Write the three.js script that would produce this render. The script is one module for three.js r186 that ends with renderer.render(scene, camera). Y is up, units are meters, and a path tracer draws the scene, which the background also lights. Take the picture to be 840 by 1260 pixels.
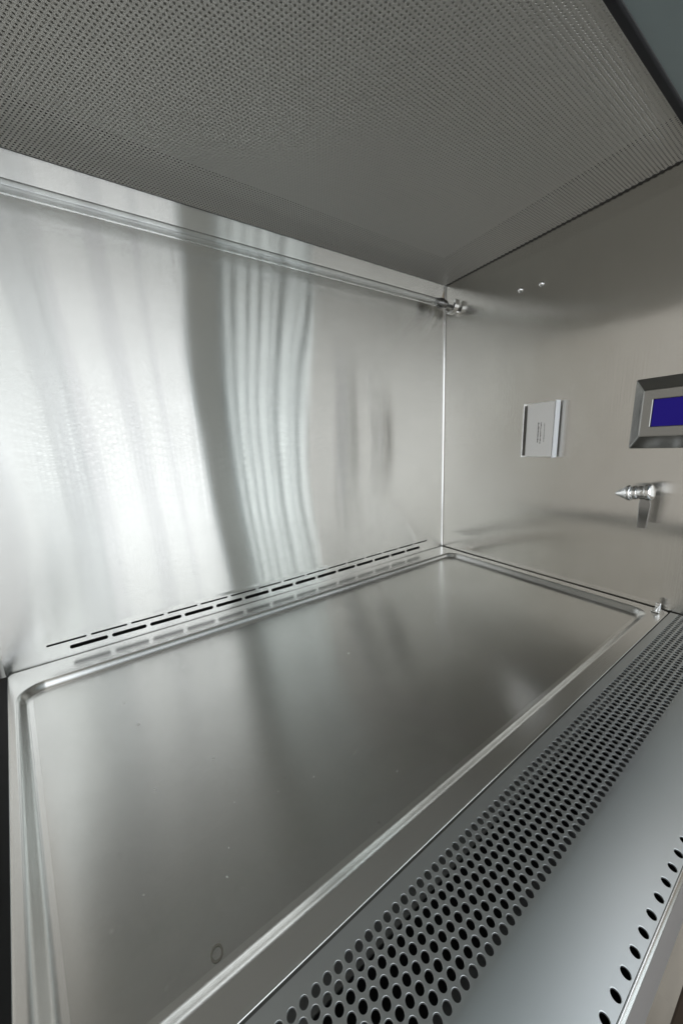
import * as THREE from 'three';
import { mergeGeometries } from 'three/addons/utils/BufferGeometryUtils.js';
import { RoundedBoxGeometry } from 'three/addons/geometries/RoundedBoxGeometry.js';
import { ImprovedNoise } from 'three/addons/math/ImprovedNoise.js';
import { RectAreaLightUniformsLib } from 'three/addons/lights/RectAreaLightUniformsLib.js';

// ---------------------------------------------------------------- camera, light, exposure
// origin: floor-level corner where the back panel meets the right side panel; x to the right, z towards the room
RectAreaLightUniformsLib.init();
const scene = new THREE.Scene();
const camera = new THREE.PerspectiveCamera(114.4, 682 / 1024, 0.005, 50);
camera.position.set(-0.7146, 0.2952, 0.6077);
camera.rotation.order = 'YXZ';
camera.rotation.set(THREE.MathUtils.degToRad(-11.583), THREE.MathUtils.degToRad(-32.28), THREE.MathUtils.degToRad(-2.807));
scene.add(camera);
const renderer = new THREE.WebGLRenderer({ antialias: true });
renderer.toneMapping = THREE.LinearToneMapping;
renderer.toneMappingExposure = 1.0;
renderer.shadowMap.enabled = true;
scene.background = new THREE.Color().setRGB(0.57, 0.545, 0.505);   // the dim, even light of the rest of the room

const WINDOW = { x0: -4.4, x1: 1.1, y0: -0.66, y1: 3.6, z: 2.6, nits: 1.06 };
const CEILING_LAMP = { x: 0.55, y: 1.95, z: 1.55, w: 1.2, d: 0.6, nits: 1.6 };

// ---------------------------------------------------------------- helpers
let seed = 7;
const rnd = () => { seed = (seed * 1664525 + 1013904223) >>> 0; return seed / 4294967296; };
const perlin = new ImprovedNoise();
const used = {};
const numbered = (n) => { used[n] = (used[n] ?? -1) + 1; return used[n] ? `${n}_${String(used[n]).padStart(3, '0')}` : n; };
function thing(name, label, category, pos = [0, 0, 0], group) {
  const o = new THREE.Group();
  o.name = numbered(name); o.position.set(...pos);
  o.userData = { label, category };
  if (group) o.userData.group = group;
  scene.add(o);
  return o;
}
function part(name, geo, material, parent, label) {
  const g = Array.isArray(geo) ? (geo.length > 1 ? mergeGeometries(geo.map(plain)) : geo[0]) : geo;
  const m = new THREE.Mesh(g, material);
  m.name = name; m.castShadow = m.receiveShadow = true;
  if (label) m.userData.label = label;
  parent.add(m);
  return m;
}
const plain = (g) => {
  const p = g.index ? g.toNonIndexed() : g;
  for (const k of Object.keys(p.attributes)) if (!['position', 'normal', 'uv'].includes(k)) p.deleteAttribute(k);
  if (!p.attributes.uv) p.setAttribute('uv', new THREE.BufferAttribute(new Float32Array(p.attributes.position.count * 2), 2));
  return p;
};
function structure(name, geo, material) {
  const m = part(name, geo, material, scene);
  m.userData = { kind: 'structure' };
  return m;
}
// a sheet: at(i/nx, j/ny) gives [x, y, z, u, v]
function sheet(nx, ny, at) {
  const pos = [], uv = [], idx = [];
  for (let j = 0; j <= ny; j++) for (let i = 0; i <= nx; i++) { const p = at(i / nx, j / ny); pos.push(p[0], p[1], p[2]); uv.push(p[3], p[4]); }
  for (let j = 0; j < ny; j++) for (let i = 0; i < nx; i++) { const a = j * (nx + 1) + i, b = a + 1, c = a + nx + 1, d = c + 1; idx.push(a, b, d, a, d, c); }
  const g = new THREE.BufferGeometry();
  g.setAttribute('position', new THREE.Float32BufferAttribute(pos, 3));
  g.setAttribute('uv', new THREE.Float32BufferAttribute(uv, 2));
  g.setIndex(idx); g.computeVertexNormals();
  return g;
}
const box = (x0, x1, y0, y1, z0, z1, r = 0.001) => {
  const w = x1 - x0, h = y1 - y0, d = z1 - z0;
  const g = r > 0 ? new RoundedBoxGeometry(w, h, d, 2, Math.min(r, w / 2.1, h / 2.1, d / 2.1)) : new THREE.BoxGeometry(w, h, d);
  return g.translate((x0 + x1) / 2, (y0 + y1) / 2, (z0 + z1) / 2);
};
// sets uv to chosen axes in metres: u runs the way reflections smear, v along the brushing
function reuv(g, u, v) {
  const p = g.attributes.position, a = new Float32Array(p.count * 2), get = { x: 'getX', y: 'getY', z: 'getZ' };
  for (let i = 0; i < p.count; i++) { a[2 * i] = p[get[u]](i); a[2 * i + 1] = p[get[v]](i); }
  g.setAttribute('uv', new THREE.BufferAttribute(a, 2));
  return g;
}
const clamp = THREE.MathUtils.clamp, smooth = THREE.MathUtils.smoothstep;
function dataMap(w, h, metresU, metresV, f) {                  // linear values, floats: no steps
  const d = new Float32Array(w * h * 4);
  for (let j = 0; j < h; j++) for (let i = 0; i < w; i++) {
    const c = f(i / w, j / h, i, j), k = (j * w + i) * 4;
    for (let n = 0; n < 3; n++) d[k + n] = clamp(Array.isArray(c) ? c[n] : c, 0, 1);
    d[k + 3] = 1;
  }
  const t = new THREE.DataTexture(d, w, h, THREE.RGBAFormat, THREE.FloatType);
  t.wrapS = t.wrapT = THREE.RepeatWrapping; t.magFilter = THREE.LinearFilter; t.minFilter = THREE.LinearFilter;
  t.repeat.set(1 / metresU, 1 / metresV); t.needsUpdate = true;
  return t;
}
// ---------------------------------------------------------------- materials
const tile = (x, y, px, py, s) => perlin.noise(x, y, s);
const brushedRough = dataMap(1024, 256, 0.5, 0.9, (u, v) => 0.8 + 0.16 * perlin.noise(u * 5, v * 5, 22.2) + 0.12 * perlin.noise(u * 17, v * 11, 3.2));
// normals of the brushed grain: they lean to and fro across the brushing only, so reflections smear that way
function grainNormals(spread, s0, coarse = 0) {
  const lean = (q) => { const x = 2 * clamp(q, 0.03, 0.97) - 1, l = Math.log(1 - x * x), k = 4.33 + l / 2; return Math.sign(x) * Math.sqrt(Math.sqrt(k * k - l / 0.147) - k) * 1.414; };
  return dataMap(2048, 96, 0.0128, 0.61, (u, v) => {
    const ph = u * 83 + 0.9 * perlin.noise(u * 16, v * 9, s0) + 0.5 * perlin.noise(u * 5, v * 40, s0 + 4), tri = Math.abs(((ph % 1) + 1) % 1 * 2 - 1);
    const t = spread * lean(tri) + coarse * perlin.noise(u * 9, v * 2.5, s0 + 8), c = 1 / Math.hypot(1, t);
    return [0.5 + 0.5 * t * c, 0.5, 0.5 + 0.5 * c];
  });
}
const smudge = dataMap(512, 512, 1.1, 1.1, (u, v) => {
  const n = 0.5 * perlin.noise(u * 5, v * 5, 3.3) + 0.3 * perlin.noise(u * 14, v * 9, 7.1) + 0.2 * perlin.noise(u * 40, v * 22, 2.1);
  const t = 0.94 + 0.07 * n;
  return [t, t * 0.997, t * 0.985];
});
const steel = (o) => new THREE.MeshPhysicalMaterial({ color: new THREE.Color().setRGB(0.66, 0.655, 0.635), metalness: 1, roughness: 0.38, ...o });
const M = {
  back: steel({ roughness: 0.155, anisotropy: 1, map: smudge, roughnessMap: brushedRough, normalMap: grainNormals(0.2, 11) }),
  side: steel({ color: new THREE.Color().setRGB(0.6, 0.59, 0.565), roughness: 0.2, anisotropy: 0.9, map: smudge, roughnessMap: brushedRough, normalMap: grainNormals(0.06, 23, 0.05) }),
  bright: steel({ roughness: 0.22, color: new THREE.Color().setRGB(0.72, 0.72, 0.71) }),
  chrome: steel({ roughness: 0.06, color: new THREE.Color().setRGB(0.78, 0.78, 0.78) }),
  perforated: steel({ roughness: 0.58, color: new THREE.Color().setRGB(0.62, 0.612, 0.585) }),
  grille: steel({ roughness: 0.38, map: smudge, color: new THREE.Color().setRGB(0.72, 0.755, 0.775) }),
  dull: steel({ roughness: 0.6, color: new THREE.Color().setRGB(0.3, 0.3, 0.29) }),
  black: new THREE.MeshStandardMaterial({ color: new THREE.Color().setRGB(0.012, 0.012, 0.013), roughness: 0.55 }),
  rubber: new THREE.MeshStandardMaterial({ color: new THREE.Color().setRGB(0.008, 0.009, 0.012), roughness: 0.6 }),
  plenum: new THREE.MeshStandardMaterial({ color: new THREE.Color().setRGB(0.03, 0.03, 0.03), roughness: 0.9 }),
  filter: new THREE.MeshStandardMaterial({ color: new THREE.Color().setRGB(0.6, 0.6, 0.57), roughness: 0.95 }),
  filterFrame: new THREE.MeshStandardMaterial({ color: new THREE.Color().setRGB(0.12, 0.12, 0.12), roughness: 0.8 }),
  paint: new THREE.MeshPhysicalMaterial({ color: new THREE.Color().setRGB(0.2, 0.25, 0.26), roughness: 0.35, clearcoat: 0.4, clearcoatRoughness: 0.25 }),
  wall: new THREE.MeshStandardMaterial({ color: new THREE.Color().setRGB(0.41, 0.37, 0.305), roughness: 0.9 }),
  pier: new THREE.MeshStandardMaterial({ color: new THREE.Color().setRGB(0.68, 0.75, 0.78), roughness: 0.8 }),
};

// ---------------------------------------------------------------- room: only what lights the cabinet and shows in its steel
{
  const W = WINDOW;
  const win = thing('window', 'tall bright window in the beige wall behind the camera, seen as the white glare in the back panel', 'window', [0, 0, W.z]);
  const glow = new THREE.MeshStandardMaterial({ color: 0x222222, emissive: new THREE.Color().setRGB(0.95, 1, 1.04), emissiveIntensity: 1 });
  part('pane', box(W.x0, W.x1, W.y0, W.y1, 0.012, 0.02, 0), glow, win);
  const white = new THREE.MeshStandardMaterial({ color: new THREE.Color().setRGB(0.7, 0.7, 0.7), roughness: 0.6 });
  const film = new THREE.MeshPhysicalMaterial({ color: new THREE.Color().setRGB(0.93, 0.93, 0.95), roughness: 0.9, transmission: 0.92, thickness: 0, side: THREE.DoubleSide });
  for (const [a, b] of [[-1.72, -1.45], [-1.2, -0.93], [-0.72, -0.6], [-0.45, -0.4]]) part('film_strip', sheet(1, 1, (u, v) => [a + (b - a) * u, W.y0 + (W.y1 - W.y0) * v, -0.03, u, v]), film, win);
  for (const x of [W.x0 - 0.04, -3.2, -2.1]) part('mullion', box(x - 0.02, x + 0.02, W.y0, W.y1, -0.1, -0.02, 0.004), white, win);
  part('frame', [box(W.x0 - 0.1, W.x1 + 0.1, W.y1 + 0.001, W.y1 + 0.09, -0.07, 0.02, 0.004), box(W.x0 - 0.1, W.x1 + 0.1, W.y0 - 0.09, W.y0 - 0.001, -0.07, 0.02, 0.004)], white, win);
  const l = new THREE.RectAreaLight(new THREE.Color().setRGB(0.96, 1, 1.03), W.nits, W.x1 - W.x0, W.y1 - W.y0);
  l.position.set((W.x0 + W.x1) / 2, (W.y0 + W.y1) / 2, W.z); l.lookAt(l.position.x, l.position.y, -1);
  scene.add(l);

  const c = thing('vertical_blind', 'pale blue-grey vertical blind hanging beside the window, seen as soft stripes in the back panel', 'blind', [0, 0, 2.48]);
  const cloth = (t, c) => new THREE.MeshPhysicalMaterial({ color: new THREE.Color().setRGB(...c), roughness: 0.95, transmission: t, thickness: 0, side: THREE.DoubleSide });
  const cm = cloth(0.95, [0.93, 0.97, 0.96]), hem = cloth(0.25, [0.3, 0.35, 0.37]);
  const slats = [[0.045, 0.13], [0.17, 0.045], [0.285, 0.035], [0.395, 0.04], [0.505, 0.02], [0.59, 0.06], [0.725, 0.02], [0.83, 0.06], [0.955, 0.02]];   // left edge, width of its dark hem
  slats.forEach(([x0, hw], k) => {
    const w = (k < 8 ? slats[k + 1][0] : 1.03) - x0 + 0.006, turn = 0.14 + 0.06 * Math.sin(k * 1.7);
    const at = (a) => turn * w * (a - 0.5) * 2 + 0.012 * Math.sin(a * Math.PI);
    const slat = part('slat', sheet(6, 1, (a, b) => [x0 + w * a, -0.7 + 4.2 * b, at(a), a, b]), cm, c);
    part('hem', sheet(2, 1, (a, b) => [x0 - hw * 0.5 + hw * a, -0.7 + 4.2 * b, at(0) - 0.006, a, b]), hem, slat);
  });
  part('curtain_rail', box(-0.2, 1.2, 3.505, 3.53, -0.012, 0.012, 0.004), white, c);

  const lamp = thing('ceiling_lamp', 'flat white lamp panel above the room in front of the cabinet', 'lamp', [CEILING_LAMP.x, CEILING_LAMP.y, CEILING_LAMP.z]);
  part('housing', box(-CEILING_LAMP.w / 2 - 0.03, CEILING_LAMP.w / 2 + 0.03, 0.012, 0.07, -CEILING_LAMP.d / 2 - 0.03, CEILING_LAMP.d / 2 + 0.03, 0.004), white, lamp);
  part('diffuser', box(-CEILING_LAMP.w / 2, CEILING_LAMP.w / 2, 0.004, 0.011, -CEILING_LAMP.d / 2, CEILING_LAMP.d / 2, 0), glow, lamp);
  const cl = new THREE.RectAreaLight(new THREE.Color().setRGB(0.95, 0.99, 1.05), CEILING_LAMP.nits, CEILING_LAMP.w, CEILING_LAMP.d);
  cl.position.set(CEILING_LAMP.x, CEILING_LAMP.y, CEILING_LAMP.z); cl.lookAt(CEILING_LAMP.x, -5, CEILING_LAMP.z + 1e-4);
  scene.add(cl);

  structure('wall', [box(1.16, 4.6, -0.78, 4.0, 2.62, 2.74, 0), box(-5.2, 1.16, W.y1 + 0.1, 4.0, 2.62, 2.74, 0), box(-5.2, 1.16, -0.78, W.y0 - 0.1, 2.62, 2.74, 0)], M.wall);
  structure('pillar', box(-0.17, 0.045, -0.78, 4.0, 2.36, 2.55, 0.01), M.pier);
  const door = thing('door_frame', 'pale door frame standing on the beige wall behind the camera', 'door frame', [0, -0.78, 2.6]);
  part('post', box(1.2, 1.3, 0, 2.1, -0.05, 0.01, 0.005), white, door);
  part('leaf', box(1.86, 2.06, 0.4, 2.1, -0.03, 0.01, 0.005), M.pier, door);
  const planks = dataMap(512, 512, 1.2, 1.2, (u, v) => {
    const n = 0.5 + 0.3 * perlin.noise(u * 6, v * 60, 1) + 0.25 * perlin.noise(u * 3, v * 9, 4);
    return [0.25 * n + 0.28, 0.23 * n + 0.26, 0.2 * n + 0.23];
  });
  structure('floor', reuv(box(-4, 4.6, -0.9, -0.78, -0.8, 2.62, 0), 'x', 'z'), new THREE.MeshStandardMaterial({ map: planks, roughness: 0.55 }));
}

// ---------------------------------------------------------------- the cabinet shell
const H = 0.66, WIDE = 0.902, COVE = 0.005;
const leftAt = (z) => -0.9003 + 0.22 * z;                     // the tray's left edge leans inwards towards the front
// the thin back panel is a little bowed: a shallow swelling, strongest low down
const bow = (x, y) => {
  const low = 1 - smooth(y, 0.05, 0.5);
  return 0.0045 * low * Math.exp(-(((x + 0.5) / 0.2) ** 2)) + 0.0006 * Math.sin(x * 9 + 1) * Math.sin(y * 7) * smooth(y, 0.03, 0.2) + 0.00025 * perlin.noise(x * 9, y * 5, 2.2);
};
const cabinet = thing('safety_cabinet', 'stainless steel safety cabinet, its inside of brushed panels under a perforated ceiling', 'safety cabinet');
{
  // back panel above the slots
  part('back_panel', sheet(150, 100, (a, b) => {
    const x = -WIDE + (WIDE - COVE) * a, y = 0.036 + (0.6222 - 0.036) * b;
    return [x, y, bow(x, y), y, x];
  }), M.back, cabinet);
  // foot of the back panel with two rows of air slots cut through
  const s = new THREE.Shape([[-WIDE, -0.02], [-COVE, -0.02], [-COVE, 0.036], [-WIDE, 0.036]].map((p) => new THREE.Vector2(...p)));
  const slot = (x0, len, y, h) => {
    const p = new THREE.Path(), r = h / 2;
    p.moveTo(x0 + r, y - r); p.lineTo(x0 + len - r, y - r); p.absarc(x0 + len - r, y, r, -Math.PI / 2, Math.PI / 2);
    p.lineTo(x0 + r, y + r); p.absarc(x0 + r, y, r, Math.PI / 2, 1.5 * Math.PI);
    s.holes.push(p);
  };
  for (let k = 0; k < 15; k++) slot(-0.8538 + 0.0532 * k, 0.0477, 0.0252 + 0.00018 * k, 0.003);
  for (let k = 0; k < 14; k++) slot(-0.8283 + 0.0532 * k, 0.048, 0.0138 + 0.00006 * k, 0.0062);
  const foot = new THREE.ExtrudeGeometry(s, { depth: 0.0015, bevelEnabled: false, curveSegments: 6 }).translate(0, 0, -0.0015);
  const p = foot.attributes.position, n = foot.attributes.normal;
  for (let i = 0; i < p.count; i++) {
    const x = p.getX(i), y = p.getY(i), e = 1e-4;
    p.setZ(i, p.getZ(i) + bow(x, y));
    if (n.getZ(i) > 0.9) { const v = new THREE.Vector3(-(bow(x + e, y) - bow(x - e, y)) / (2 * e), -(bow(x, y + e) - bow(x, y - e)) / (2 * e), 1).normalize(); n.setXYZ(i, v.x, v.y, v.z); }
  }
  part('slotted_foot', reuv(foot, 'y', 'x'), M.back, cabinet);
  part('duct', [box(-WIDE, 0, -0.06, 0.06, -0.05, -0.045, 0), box(-WIDE, 0, 0.05, 0.06, -0.045, -0.0025, 0)], M.plenum, cabinet);
  // right side panel
  part('side_panel', sheet(60, 60, (a, b) => {
    const z = COVE + (0.72 - COVE) * a, y = -0.03 + (H + 0.03) * b;
    return [-0.0022 * Math.sin(2 * Math.PI * (y - 0.42) / 0.48) * smooth(z, 0, 0.3) - 0.0004 * Math.sin(z * 11) * Math.sin(y * 8 + 1) - 0.00025 * perlin.noise(z * 8, y * 8, 6.2), y, z, z, y];
  }), M.side, cabinet);
  // left side panel
  const pane = sheet(1, 1, (a, b) => {
    const z = 0.46 * a, y = 0.015 + (H - 0.015) * b;
    return [leftAt(z) - 0.009, y, z, z, y];
  });
  part('side_window', pane, new THREE.MeshPhysicalMaterial({ color: new THREE.Color().setRGB(0.97, 0.98, 0.98), transmission: 1, thickness: 0, ior: 1.5, roughness: 0.02, side: THREE.DoubleSide }), cabinet);
  part('window_sill', sheet(10, 1, (a, b) => { const z = 0.46 * a; return [leftAt(z) - 0.009, -0.03 + 0.0445 * b, z, z, b]; }), M.grille, cabinet);
  part('side_gap', sheet(1, 1, (a, b) => { const z = 0.001 + 0.499 * b; return [leftAt(z) - 0.0088 + 0.0084 * (1 - a), -0.003, z, a, b]; }), M.black, cabinet);
  part('header_strip', sheet(60, 4, (a, b) => { const x = -WIDE + WIDE * a, y = 0.6222 + (H - 0.6222) * b; return [x, y, -0.006 + 0.0068 * b, y, x]; }), M.back, cabinet);
  part('header_ledge', sheet(40, 1, (a, b) => [-WIDE + WIDE * a, 0.6221, 0.001 - 0.01 * b, b * 0.01, a]), M.dull, cabinet);
  part('corner_post', sheet(1, 1, (a, b) => { const z = -0.3 + 0.2985 * a; return [leftAt(z) - 0.0092, -0.08 + 0.3 * b, z, z, b]; }), M.pier, cabinet);
  // polished corner seam
  part('corner_seam', sheet(8, 6, (a, b) => {
    const t = a * Math.PI / 2;
    return [-COVE + COVE * Math.sin(t), -0.02 + (H + 0.02) * b, COVE - COVE * Math.cos(t), b, a];
  }), M.bright, cabinet);
  // ceiling: frame line, perforated sheet, filter above
  const gap = 0.003;
  const cx0 = -0.96, cx1 = -gap, cz0 = gap, cz1 = 0.4305;
  const pitchX = 0.00435, pitchZ = 0.00405;
  const nx = Math.ceil((cx1 - cx0) / pitchX), nz = Math.floor((cz1 - cz0) / pitchZ);
  const cell = perforation(pitchX, (cz1 - cz0) / nz, 0.00115, 0.00003, 0.00045, 16);
  cell.rotateX(Math.PI);
  const sheetMesh = new THREE.InstancedMesh(cell, M.perforated, nx * nz);
  const m4 = new THREE.Matrix4();
  let k = 0;
  for (let j = 0; j < nz; j++) for (let i = 0; i < nx; i++) {
    m4.makeTranslation(cx1 - pitchX * (i + 0.5 + (j % 2) / 2), H, cz0 + (cz1 - cz0) / nz * (j + 0.5));
    sheetMesh.setMatrixAt(k++, m4);
  }
  sheetMesh.name = 'perforated_ceiling'; sheetMesh.userData.kind = 'stuff'; sheetMesh.castShadow = sheetMesh.receiveShadow = true;
  cabinet.add(sheetMesh);
  part('filter', box(cx0, -0.075, H + 0.018, H + 0.03, 0.06, cz1 - 0.01, 0), M.filter, cabinet);
  part('filter_frame', [box(-0.0749, 0.01, H + 0.012, H + 0.03, -0.01, cz1, 0), box(cx0, -0.0751, H + 0.012, H + 0.03, -0.01, 0.0599, 0)], M.filterFrame, cabinet);
  part('ceiling_gap', [box(cx0, 0.01, H + 0.002, H + 0.011, -0.012, 0.0008, 0), box(-0.001, 0.012, H + 0.002, H + 0.011, 0.0009, cz1, 0)], M.black, cabinet);
  part('gasket', box(cx0, -0.0005, H - 0.004, H + 0.012, 0.4312, 0.4392, 0.002), M.rubber, cabinet);
  part('hood', sheet(20, 30, (a, b) => {
    const z = 0.4396 + 0.5 * b;
    return [-0.96 + 0.958 * a, H - 0.001 + 0.12 * b * b, z, a, b];
  }), M.paint, cabinet);
  // pair of rivets high on the side panel
  for (const [z, y] of [[0.19, 0.581], [0.231, 0.576]]) {
    const g = new THREE.LatheGeometry([[0, 0.006], [0.0022, 0.0056], [0.0036, 0.004], [0.004, 0.002], [0.0046, 0.0012], [0.005, 0]].map((q) => new THREE.Vector2(...q)), 20);
    g.rotateZ(Math.PI / 2).translate(-0.0008, y, z);
    part('rivet', g, M.chrome, cabinet);
  }
}
// one tile of perforated sheet, face up at y = 0, centred: a rectangle with a round, slightly softened hole
function perforation(w, d, r, bevel, thick, segs) {
  const ang = [];
  const c = Math.atan2(d, w), corners = [c, Math.PI - c, Math.PI + c, 2 * Math.PI - c];
  for (let k = 0; k < 4; k++) {
    const a = corners[k], b = k === 3 ? corners[0] + 2 * Math.PI : corners[k + 1], n = segs / 4;
    for (let i = 0; i < n; i++) ang.push(a + (b - a) * i / n);
  }
  const pos = [], nor = [], N = ang.length;
  const rings = ang.map((t) => {
    const ct = Math.cos(t), st = Math.sin(t), e = Math.min(w / 2 / Math.max(1e-9, Math.abs(ct)), d / 2 / Math.max(1e-9, Math.abs(st)));
    return { ct, st, p: [[ct * e, 0, st * e], [ct * (r + bevel), 0, st * (r + bevel)], [ct * r, -bevel, st * r], [ct * r, -thick, st * r]] };
  });
  const nrm = (q, k) => k === 0 ? [0, 1, 0] : k === 1 ? [0, 1, 0] : k === 2 ? [-q.ct * 0.75, 0.66, -q.st * 0.75] : [-q.ct, 0, -q.st];
  const put = (q, k, kn) => { pos.push(...q.p[k]); nor.push(...nrm(q, kn)); };
  for (let i = 0; i < N; i++) {
    const a = rings[i], b = rings[(i + 1) % N];
    for (let k = 0; k < 3; k++) {
      const na = k === 2 ? 3 : k, nb = k === 2 ? 3 : k + 1;
      const kk = [[a, k, na], [b, k + 1, nb], [b, k, na], [a, k, na], [a, k + 1, nb], [b, k + 1, nb]];
      for (const [q, x, y] of kk) put(q, x, y);
    }
  }
  const g = new THREE.BufferGeometry();
  g.setAttribute('position', new THREE.Float32BufferAttribute(pos, 3));
  g.setAttribute('normal', new THREE.Float32BufferAttribute(nor, 3));
  return reuv(g, 'z', 'x');
}

// ---------------------------------------------------------------- work tray
{
  const tray = thing('work_tray', 'shallow stainless steel work tray with rounded rim covering the cabinet floor', 'tray');
  const inset = { back: 0.045, right: 0.017, front: 0.0165, left: 0.006 };
  // closed outline of the four-sided tray, each side moved in by its own distance, with round corners
  const lines = (b, r, f, l) => ({ zb: 0.0025 + b, xr: -0.0045 - r, zf: 0.4735 - f, xl: (z) => leftAt(z) + l });
  function outline(q, R, per = 14, side = 40) {
    const C = [[q.xl(q.zb), q.zb], [q.xr, q.zb], [q.xr, q.zf], [q.xl(q.zf), q.zf]], out = [];
    for (let k = 0; k < 4; k++) {
      const p = C[(k + 3) % 4], c = C[k], n = C[(k + 1) % 4];
      const d1 = new THREE.Vector2(p[0] - c[0], p[1] - c[1]).normalize(), d2 = new THREE.Vector2(n[0] - c[0], n[1] - c[1]).normalize();
      const half = Math.acos(clamp(d1.dot(d2), -1, 1)) / 2, t = R / Math.tan(half), m = d1.clone().add(d2).normalize().multiplyScalar(R / Math.sin(half));
      const o = new THREE.Vector2(c[0] + m.x, c[1] + m.y), s = new THREE.Vector2(c[0] + d1.x * t, c[1] + d1.y * t), e = new THREE.Vector2(c[0] + d2.x * t, c[1] + d2.y * t);
      const a0 = Math.atan2(s.y - o.y, s.x - o.x); let a1 = Math.atan2(e.y - o.y, e.x - o.x);
      while (a1 - a0 > Math.PI) a1 -= 2 * Math.PI; while (a1 - a0 < -Math.PI) a1 += 2 * Math.PI;
      for (let i = 0; i <= per; i++) { const a = a0 + (a1 - a0) * i / per; out.push([o.x + R * Math.cos(a), o.y + R * Math.sin(a)]); }
      const dn = new THREE.Vector2(C[(k + 2) % 4][0] - n[0], C[(k + 2) % 4][1] - n[1]).normalize();
      const hn = Math.acos(clamp(dn.dot(d2.clone().negate()), -1, 1)) / 2, tn = R / Math.tan(hn);
      const e2 = [n[0] - d2.x * tn, n[1] - d2.y * tn];
      for (let i = 1; i < side; i++) out.push([e.x + (e2[0] - e.x) * i / side, e.y + (e2[1] - e.y) * i / side]);
    }
    return out;
  }
  const rings = [];
  const ring = (pts, y) => rings.push(pts.map((p) => [p[0], y, p[1]]));
  const edge = (d) => outline(lines(d, d, d, d), 0.006);
  ring(edge(0), -0.02); ring(edge(0), -0.0009); ring(edge(0.00015), -0.0004); ring(edge(0.0004), -0.00012); ring(edge(0.0009), 0); ring(edge(0.0025), 0);
  const DEPTH = 0.0094, SLOPE = 0.0132;
  const rim = (d) => outline(lines(inset.back + d, inset.right + d, inset.front + d, inset.left + d), 0.026 - d * 0.9);
  for (const d of [-0.0015, -0.0007, 0]) ring(rim(d), 0);
  for (let i = 1; i <= 20; i++) { const t = i / 20; ring(rim(SLOPE * t), -DEPTH * t * t * t * (t * (6 * t - 15) + 10)); }
  ring(rim(SLOPE + 0.001), -DEPTH); ring(rim(SLOPE + 0.003), -DEPTH);
  const last = rings[rings.length - 1], cx = -0.44, cz = 0.245;
  for (const t of [0.93, 0.85, 0.75, 0.62, 0.5, 0.38, 0.25, 0.12, 0.001]) rings.push(last.map((p) => [cx + (p[0] - cx) * t, -DEPTH - 0.0008 * (1 - t * t), cz + (p[2] - cz) * t]));
  const n = last.length, pos = rings.flat(2), idx = [];
  for (let k = 0; k < rings.length - 1; k++) for (let i = 0; i < n; i++) { const a = k * n + i, b = k * n + (i + 1) % n, c = a + n, d = b + n; idx.push(a, d, b, a, c, d); }
  const g = new THREE.BufferGeometry();
  g.setAttribute('position', new THREE.Float32BufferAttribute(pos, 3)); g.setIndex(idx); g.computeVertexNormals();
  const flat = (rings.length - 10) * n * 6;                       // the rings before the floor form the rim
  // surface: fine pitting, faint wipe marks, a few dust specks
  const specks = [];
  for (let i = 0; i < 90; i++) specks.push([rnd(), rnd(), 0.0006 + 0.0011 * rnd() * rnd(), rnd() < 0.6 ? 1 : -1]);
  const TW = 1024, TH = 2048, speckle = new Float32Array(TW * TH);
  for (const [u, v, r, s] of specks) {
    const rx = r * TW * 2, ry = r * TH * (0.6 + 0.4 * rnd());
    for (let j = -6; j <= 6; j++) for (let i = -6; i <= 6; i++) {
      const d = Math.hypot(i / rx, j / ry), X = (Math.round(u * TW) + i + TW) % TW, Y = (Math.round(v * TH) + j + TH) % TH;
      if (d < 1.4) speckle[Y * TW + X] += s * clamp(1.4 - d, 0, 1);
    }
  }
  const floorColor = dataMap(TW, TH, 0.5, 1, (v, u, i, j) => {
    const t = 0.9 + 0.05 * perlin.noise(u * 9, v * 5, 8.8) + 0.012 * perlin.noise(u * 60, v * 30, 1.7) + 0.02 * perlin.noise(u * 240, v * 120, 3.9) + 0.25 * speckle[j * TW + i];
    return [t, t, t * 0.99];
  });
  const floorRough = dataMap(512, 1024, 0.5, 1, (v, u) => 0.82 + 0.07 * perlin.noise(u * 8, v * 4, 2.8) + 0.03 * perlin.noise(u * 90, v * 40, 12.7));
  const floorBump = dataMap(TW, TH, 0.5, 1, (v, u, i, j) => 0.5 + 0.3 * perlin.noise(u * 200, v * 100, 6.6) * 0.5 + 0.3 * perlin.noise(u * 80, v * 40, 16.6) + 0.1 * speckle[j * TW + i]);
  const uv = new Float32Array(pos.length / 3 * 2);
  for (let i = 0; i < pos.length / 3; i++) { uv[2 * i] = pos[3 * i + 2]; uv[2 * i + 1] = pos[3 * i]; }
  g.setAttribute('uv', new THREE.BufferAttribute(uv, 2));
  const rimGeo = g.clone(); rimGeo.setIndex(idx.slice(0, flat)); g.setIndex(idx.slice(flat));
  part('rim', rimGeo, steel({ roughness: 0.24, color: new THREE.Color().setRGB(0.86, 0.86, 0.845) }), tray);
  part('tray_floor', g, steel({ roughness: 0.25, anisotropy: 0.7, color: new THREE.Color().setRGB(0.8, 0.8, 0.785), map: floorColor, roughnessMap: floorRough, bumpMap: floorBump, bumpScale: 0.00003 }), tray);
  const dust = [], mote = new THREE.IcosahedronGeometry(1, 1);
  const lying = [[-0.17, 0.13], [-0.15, 0.165], [-0.2, 0.2], [-0.13, 0.235], [-0.42, 0.3], [-0.3, 0.24], [-0.245, 0.095], [-0.69, 0.12], [-0.62, 0.16], [-0.66, 0.2]];
  for (let i = 0; i < 60; i++) lying.push([-0.84 + 0.78 * rnd(), 0.07 + 0.36 * rnd()]);
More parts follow.
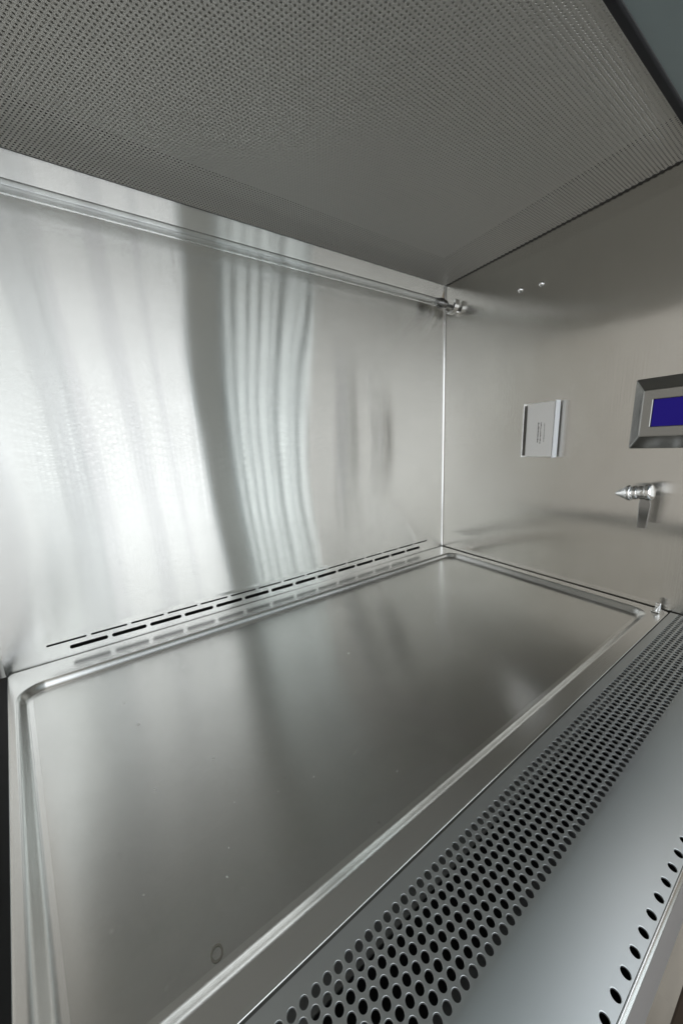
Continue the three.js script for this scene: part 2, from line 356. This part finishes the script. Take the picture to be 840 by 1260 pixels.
  for (const [x, z] of lying) { const q = 0.0003 + 0.0006 * rnd() * rnd(); if (x > leftAt(z) + 0.03) dust.push(mote.clone().scale(q * (0.7 + rnd()), q * 0.4, q * (0.7 + 1.5 * rnd())).rotateY(rnd() * 3).translate(x, -DEPTH - 0.0002, z)); }
  part('dust', dust, new THREE.MeshStandardMaterial({ color: new THREE.Color().setRGB(0.5, 0.49, 0.46), roughness: 1 }), tray).userData.kind = 'stuff';
  // dried water ring
  const stain = new THREE.MeshStandardMaterial({ color: new THREE.Color().setRGB(0.16, 0.155, 0.13), roughness: 0.5, transparent: true, opacity: 0.85 });
  part('water_stain', new THREE.RingGeometry(0.0026, 0.0037, 32).rotateX(-Math.PI / 2).scale(1, 1, 1.15).translate(-0.7129, -DEPTH + 0.0003, 0.436), stain, tray);
}
// sheets under the tray and the grille
{
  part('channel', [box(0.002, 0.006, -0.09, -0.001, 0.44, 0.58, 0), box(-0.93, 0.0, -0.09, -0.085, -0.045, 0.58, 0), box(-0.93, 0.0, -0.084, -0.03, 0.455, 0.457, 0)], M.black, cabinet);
  part('tray_ledge', box(-0.9, -0.001, -0.012, -0.0105, 0.462, 0.4895, 0), M.dull, cabinet);
}
part('plinth', box(-0.95, 0, -0.6, -0.3, 0.585, 0.72, 0.002), new THREE.MeshStandardMaterial({ color: new THREE.Color().setRGB(0.045, 0.028, 0.016), roughness: 0.6 }), cabinet);
// ---------------------------------------------------------------- front grille with armrest
{
  const grille = thing('front_grille', 'stainless front air grille with eight rows of round holes and a sloping armrest', 'grille');
  const PX = 0.00735, PZ = 0.00630, z1 = 0.4866 - PZ / 2, R = 0.00262;
  const prof = (z) => z < 0.535 ? 0 : -0.0095 * ((z - 0.535) / 0.048) ** 1.3;
  const tileGeo = perforation(PX, PZ, R, 0.0002, 0.0016, 28), cells = [], X1 = -0.008;
  const nx = 124;
  for (let j = 0; j < 8; j++) for (let i = 0; i < nx; i++) {
    const off = (j % 2 ? 0.5 : 0) * PX;
    cells.push(tileGeo.clone().translate(-0.6922 + PX * 200 - Math.floor((PX * 200 - 0.6922 - X1) / PX) * PX - PX * (i + 1) + off - 0.0, 0, 0.4866 + PZ * j));
  }
  part('perforated_plate', cells, M.grille, grille);
  // plain strips: between seam and holes, right margin, the armrest sheet
  const strip = (x0, x1, z0, zb, n) => sheet(1, n, (a, b) => { const z = z0 + (zb - z0) * (1 - b), x = x0 + (x1 - x0) * a; return [x, prof(z), z, z, x]; });
  part('seam_strip', [strip(-0.95, -0.005, 0.4752, z1, 1), box(-0.95, -0.005, -0.0016, -0.0006, 0.4752, 0.476, 0)], M.grille, grille);
  part('armrest', strip(-0.95, -0.005, z1 + 8 * PZ, 0.5735, 24), M.grille, grille);
  const holes = [], PA = 0.0141, DA = 0.0072, t2 = perforation(PA, DA, 0.0025, 0.0003, 0.0016, 28), p0 = 0.5735 + DA / 2;
  for (let i = -28; i < 40; i++) {
    const g = t2.clone().translate(-0.533 + PA * i, 0, p0), p = g.attributes.position, nn = g.attributes.normal;
    for (let k = 0; k < p.count; k++) {
      const z = p.getZ(k), s = (prof(z + 1e-4) - prof(z - 1e-4)) / 2e-4;
      p.setY(k, p.getY(k) + prof(z));
      const v = new THREE.Vector3(nn.getX(k), nn.getY(k), nn.getZ(k) - s * nn.getY(k)).normalize(); nn.setXYZ(k, v.x, v.y, v.z);
    }
    holes.push(g);
  }
  part('edge_perforation', holes, M.grille, grille);
  // rolled front edge and the front face below it
  const ze = 0.5735 + DA, ye = prof(ze), r = 0.003;
  part('rolled_edge', sheet(1, 12, (a, b) => {
    const t = 0.5 + (Math.PI / 2 - 0.5) * (1 - b) ;
    return [-0.95 + 0.945 * a, ye + r * (Math.cos(Math.PI / 2 - t) - Math.cos(Math.PI / 2 - Math.PI / 2)) , ze + r * Math.cos(t), b, a];
  }), M.bright, grille);
  part('fascia', box(-0.95, -0.005, -0.1, ye - 0.0035, ze + 0.0005, ze + r * 0.877, 0), new THREE.MeshPhysicalMaterial({ color: new THREE.Color().setRGB(0.3, 0.29, 0.285), roughness: 0.3 }), grille);
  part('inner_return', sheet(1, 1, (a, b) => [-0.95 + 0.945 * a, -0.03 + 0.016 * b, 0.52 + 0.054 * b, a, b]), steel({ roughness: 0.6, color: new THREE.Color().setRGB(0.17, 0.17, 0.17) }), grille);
}
// ---------------------------------------------------------------- hanging rod with its hook
{
  const rod = thing('lamp_tube', 'slim clear glass lamp tube, unlit, along the top of the back panel', 'lamp tube', [0, 0.604, 0.03]);
  const clearGlass = new THREE.MeshPhysicalMaterial({ color: new THREE.Color().setRGB(0.97, 0.985, 0.99), transmission: 1, thickness: 0.0013, ior: 1.46, roughness: 0.03 });
  part('glass', new THREE.LatheGeometry([[0.0066, -0.415], [0.0079, -0.415], [0.0079, 0.415], [0.0066, 0.415], [0.0066, -0.415]].map((p) => new THREE.Vector2(...p)), 48).rotateZ(Math.PI / 2).translate(-0.05 - 0.415, 0, 0), clearGlass, rod);
  part('end_cap', new THREE.LatheGeometry([[0, -0.016], [0.0082, -0.0155], [0.0088, -0.011], [0.008, -0.006], [0.0105, -0.004], [0.0105, 0.004], [0.008, 0.006], [0.0086, 0.014], [0.005, 0.0155], [0, 0.016]].map((p) => new THREE.Vector2(...p)), 28).rotateZ(Math.PI / 2).translate(-0.05, 0, 0), steel({ roughness: 0.2, color: new THREE.Color().setRGB(0.25, 0.25, 0.25) }), rod);
  part('pin', new THREE.CylinderGeometry(0.0028, 0.0028, 0.03, 14).rotateZ(Math.PI / 2).translate(-0.02, -0.001, 0), M.dull, rod);
  const hook = thing('tube_hook', 'small chrome hook on the right side panel under the end of the glass tube', 'hook', [0, 0.604, 0.03]);
  const s = new THREE.Shape(), ro = 0.0165, ri = 0.012, up = 0.006;
  s.absarc(0, 0, ro, -Math.PI * 0.9, 0, false); s.lineTo(ro, up); s.absarc((ro + ri) / 2, up, (ro - ri) / 2, 0, Math.PI, false); s.lineTo(ri, 0);
  s.absarc(0, 0, ri, 0, -Math.PI * 0.9, true);
  part('cradle', new THREE.ExtrudeGeometry(s, { depth: 0.012, bevelEnabled: true, bevelSize: 0.0009, bevelThickness: 0.0009, bevelSegments: 3, curveSegments: 28 }).rotateY(-Math.PI / 2).translate(-0.007, 0, 0), M.bright, hook);
  part('mount', new THREE.CylinderGeometry(0.005, 0.006, 0.009, 20).rotateZ(Math.PI / 2).translate(-0.004, -0.0125, 0.004), M.chrome, hook);
}
// ---------------------------------------------------------------- clear card holder
{
  const h = thing('card_holder', 'small clear plastic holder with a white printed card on the right side panel', 'card holder', [0, 0.25, 0.2195]);
  const w = 0.063, ht = 0.108, d = 0.02;
  const clear = new THREE.MeshPhysicalMaterial({ color: 0xffffff, transmission: 1, thickness: 0, ior: 1.49, roughness: 0.04 });
  const frost = new THREE.MeshPhysicalMaterial({ color: new THREE.Color().setRGB(0.85, 0.87, 0.9), roughness: 0.35 });
  part('plate', box(-0.003, -0.0008, 0, ht, 0, w, 0.0005), clear, h);
  part('plate', box(-d, -d + 0.002, 0, ht, 0, w, 0.0008), clear, h);
  part('side_edge', box(-d + 0.0021, -0.0031, 0, ht, w - 0.0025, w, 0.0005), frost, h);
  part('edge_clip', box(-d + 0.0021, -0.0031, 0, ht, 0, 0.0022, 0.0008), M.chrome, h);
  const c = document.createElement('canvas'); c.width = 256; c.height = 512;
  const x = c.getContext('2d');
  x.fillStyle = '#e6e5e3'; x.fillRect(0, 0, 256, 512);
  x.fillStyle = '#5c5b58';
  const strip = (cx, y0, y1, hgt) => { for (let y = y0; y < y1;) { const l = 4 + rnd() * 9; x.fillRect(cx - hgt / 2 + (rnd() - 0.5) * 2, y, hgt * (0.6 + 0.4 * rnd()), l); y += l + 2 + rnd() * 3; } };
  x.fillStyle = '#4f4e4b'; strip(118, 185, 375, 13); x.fillStyle = '#66645f'; strip(142, 185, 375, 11); x.fillStyle = '#8b8a85'; strip(176, 195, 368, 9);
  const t = new THREE.CanvasTexture(c); t.colorSpace = THREE.SRGBColorSpace;
  const g = new THREE.PlaneGeometry(w - 0.012, ht - 0.004);
  g.rotateY(-Math.PI / 2);
  part('card', box(-d + 0.0032, -d + 0.0038, 0.002, ht - 0.002, 0.0085, w - 0.0035, 0), new THREE.MeshStandardMaterial({ color: new THREE.Color().setRGB(0.78, 0.78, 0.77), roughness: 0.7 }), h);
  const print = part('print', g, new THREE.MeshStandardMaterial({ map: t, roughness: 0.7 }), h);
  print.position.set(-d + 0.0029, ht / 2, 0.0085 + (w - 0.012) / 2);
}
// ---------------------------------------------------------------- display
{
  const d = thing('display_panel', 'steel framed display with a dark blue screen on the right side panel', 'display', [0, 0.3195, 0.4575]);
  const hw = 0.064, hh = 0.0545, iw = 0.0485, ih = 0.035, dp = 0.018;
  // bezel: sloping faces, flat face with the screen opening, rounded edges
  const rect = (w, h, x, r, n = 5) => {
    const o = [];
    for (const [sy, sz, a0] of [[1, 1, 0], [1, -1, 90], [-1, -1, 180], [-1, 1, 270]]) for (let i = 0; i <= n; i++) {
      const a = THREE.MathUtils.degToRad(a0 + 90 * i / n);
      o.push([x, sy * (h - r) + r * Math.sin(a), sz * (w - r) + r * Math.cos(a)]);
    }
    return o;
  };
  const loops = [rect(hw, hh, -0.0005, 0.003), rect(hw, hh, -0.003, 0.003), rect(hw - 0.0006, hh - 0.0006, -0.004, 0.003), rect(iw + 0.0016, ih + 0.0016, -dp + 0.0018, 0.002), rect(iw + 0.0006, ih + 0.0006, -dp + 0.0004, 0.002), rect(iw - 0.0008, ih - 0.0008, -dp, 0.002), rect(0.0375, 0.0215, -dp, 0.0012), rect(0.0365, 0.0205, -dp + 0.0006, 0.0012), rect(0.0358, 0.0202, -dp + 0.003, 0.0012)];
  const n = loops[0].length, tri = [];
  for (let k = 0; k < loops.length - 1; k++) for (let i = 0; i < n; i++) { const a = loops[k][i], b = loops[k][(i + 1) % n], c = loops[k + 1][i], e = loops[k + 1][(i + 1) % n]; tri.push(...a, ...c, ...e, ...a, ...e, ...b); }
  const g = new THREE.BufferGeometry(); g.setAttribute('position', new THREE.Float32BufferAttribute(tri, 3)); g.computeVertexNormals();
  part('bezel', reuv(g, 'z', 'y'), steel({ roughness: 0.22, color: new THREE.Color().setRGB(0.3, 0.3, 0.29) }), d);
  part('screen', box(-dp + 0.0035, -dp + 0.008, -0.021, 0.021, -0.037, 0.037, 0), new THREE.MeshPhysicalMaterial({ color: new THREE.Color().setRGB(0.004, 0.004, 0.06), emissive: new THREE.Color().setRGB(0.008, 0.003, 0.11), emissiveIntensity: 1, roughness: 0.12, specularIntensity: 0.3 }), d);
}
// ---------------------------------------------------------------- gas tap
{
  const t = thing('gas_tap', 'chrome gas tap with a cone nozzle and hanging lever under the display', 'tap', [-0.03, 0.196, 0.42]);
  const axis = (pts, seg = 28) => new THREE.LatheGeometry(pts.map((p) => new THREE.Vector2(...p)), seg).rotateX(Math.PI / 2);
  const lean = (g) => g.scale(1.32, 1.32, 1.06).rotateX(-0.14);
  part('nozzle', lean(axis([[0, -0.0275], [0.0014, -0.0271], [0.0024, -0.0258], [0.0045, -0.0215], [0.0084, -0.0135], [0.0096, -0.0105], [0.0098, -0.0082], [0.0088, -0.0066], [0.0072, -0.006], [0.0072, -0.004]])), M.chrome, t);
  part('body', lean(axis([[0.0072, -0.005], [0.0085, -0.004], [0.0085, 0.0], [0.0072, 0.001], [0.0072, 0.002], [0.0085, 0.003], [0.0088, 0.010]])), M.chrome, t);
  part('cap', lean(axis([[0.0094, 0.0102], [0.0102, 0.0115], [0.0102, 0.0155], [0.0085, 0.0185], [0.005, 0.0198], [0, 0.0202]])), M.chrome, t);
  const s = new THREE.Shape([[-0.0042, 0], [0.0042, 0], [0.0062, -0.008], [0.0046, -0.047], [-0.0034, -0.047], [-0.0046, -0.01]].map((p) => new THREE.Vector2(...p)));
  part('lever', new THREE.ExtrudeGeometry(s, { depth: 0.003, bevelEnabled: true, bevelSize: 0.0008, bevelThickness: 0.0008, bevelSegments: 2 }).rotateY(-Math.PI / 2).scale(1, 1, 1.2).translate(0.0015, -0.009, 0.0105), steel({ roughness: 0.1, color: new THREE.Color().setRGB(0.28, 0.28, 0.275) }), t);
  part('stem', new THREE.CylinderGeometry(0.006, 0.008, 0.028, 20).rotateZ(Math.PI / 2).translate(0.0155, 0.0, 0.006), M.chrome, t);
}
// ---------------------------------------------------------------- latch at the tray's right front corner
{
  const l = thing('tray_latch', 'small chrome latch at the right front corner of the work tray', 'latch', [-0.016, 0, 0.4625]);
  part('tab', box(-0.0022, 0.0022, 0.0004, 0.0155, -0.004, 0.003, 0.0018), M.chrome, l);
  part('foot', box(-0.010, 0.006, 0.0004, 0.0034, -0.007, 0.004, 0.0014), M.bright, l);
  part('bow', new THREE.TorusGeometry(0.0055, 0.0015, 10, 24, Math.PI).translate(-0.0065, 0.0036, 0), M.chrome, l);
}
renderer.render(scene, camera);
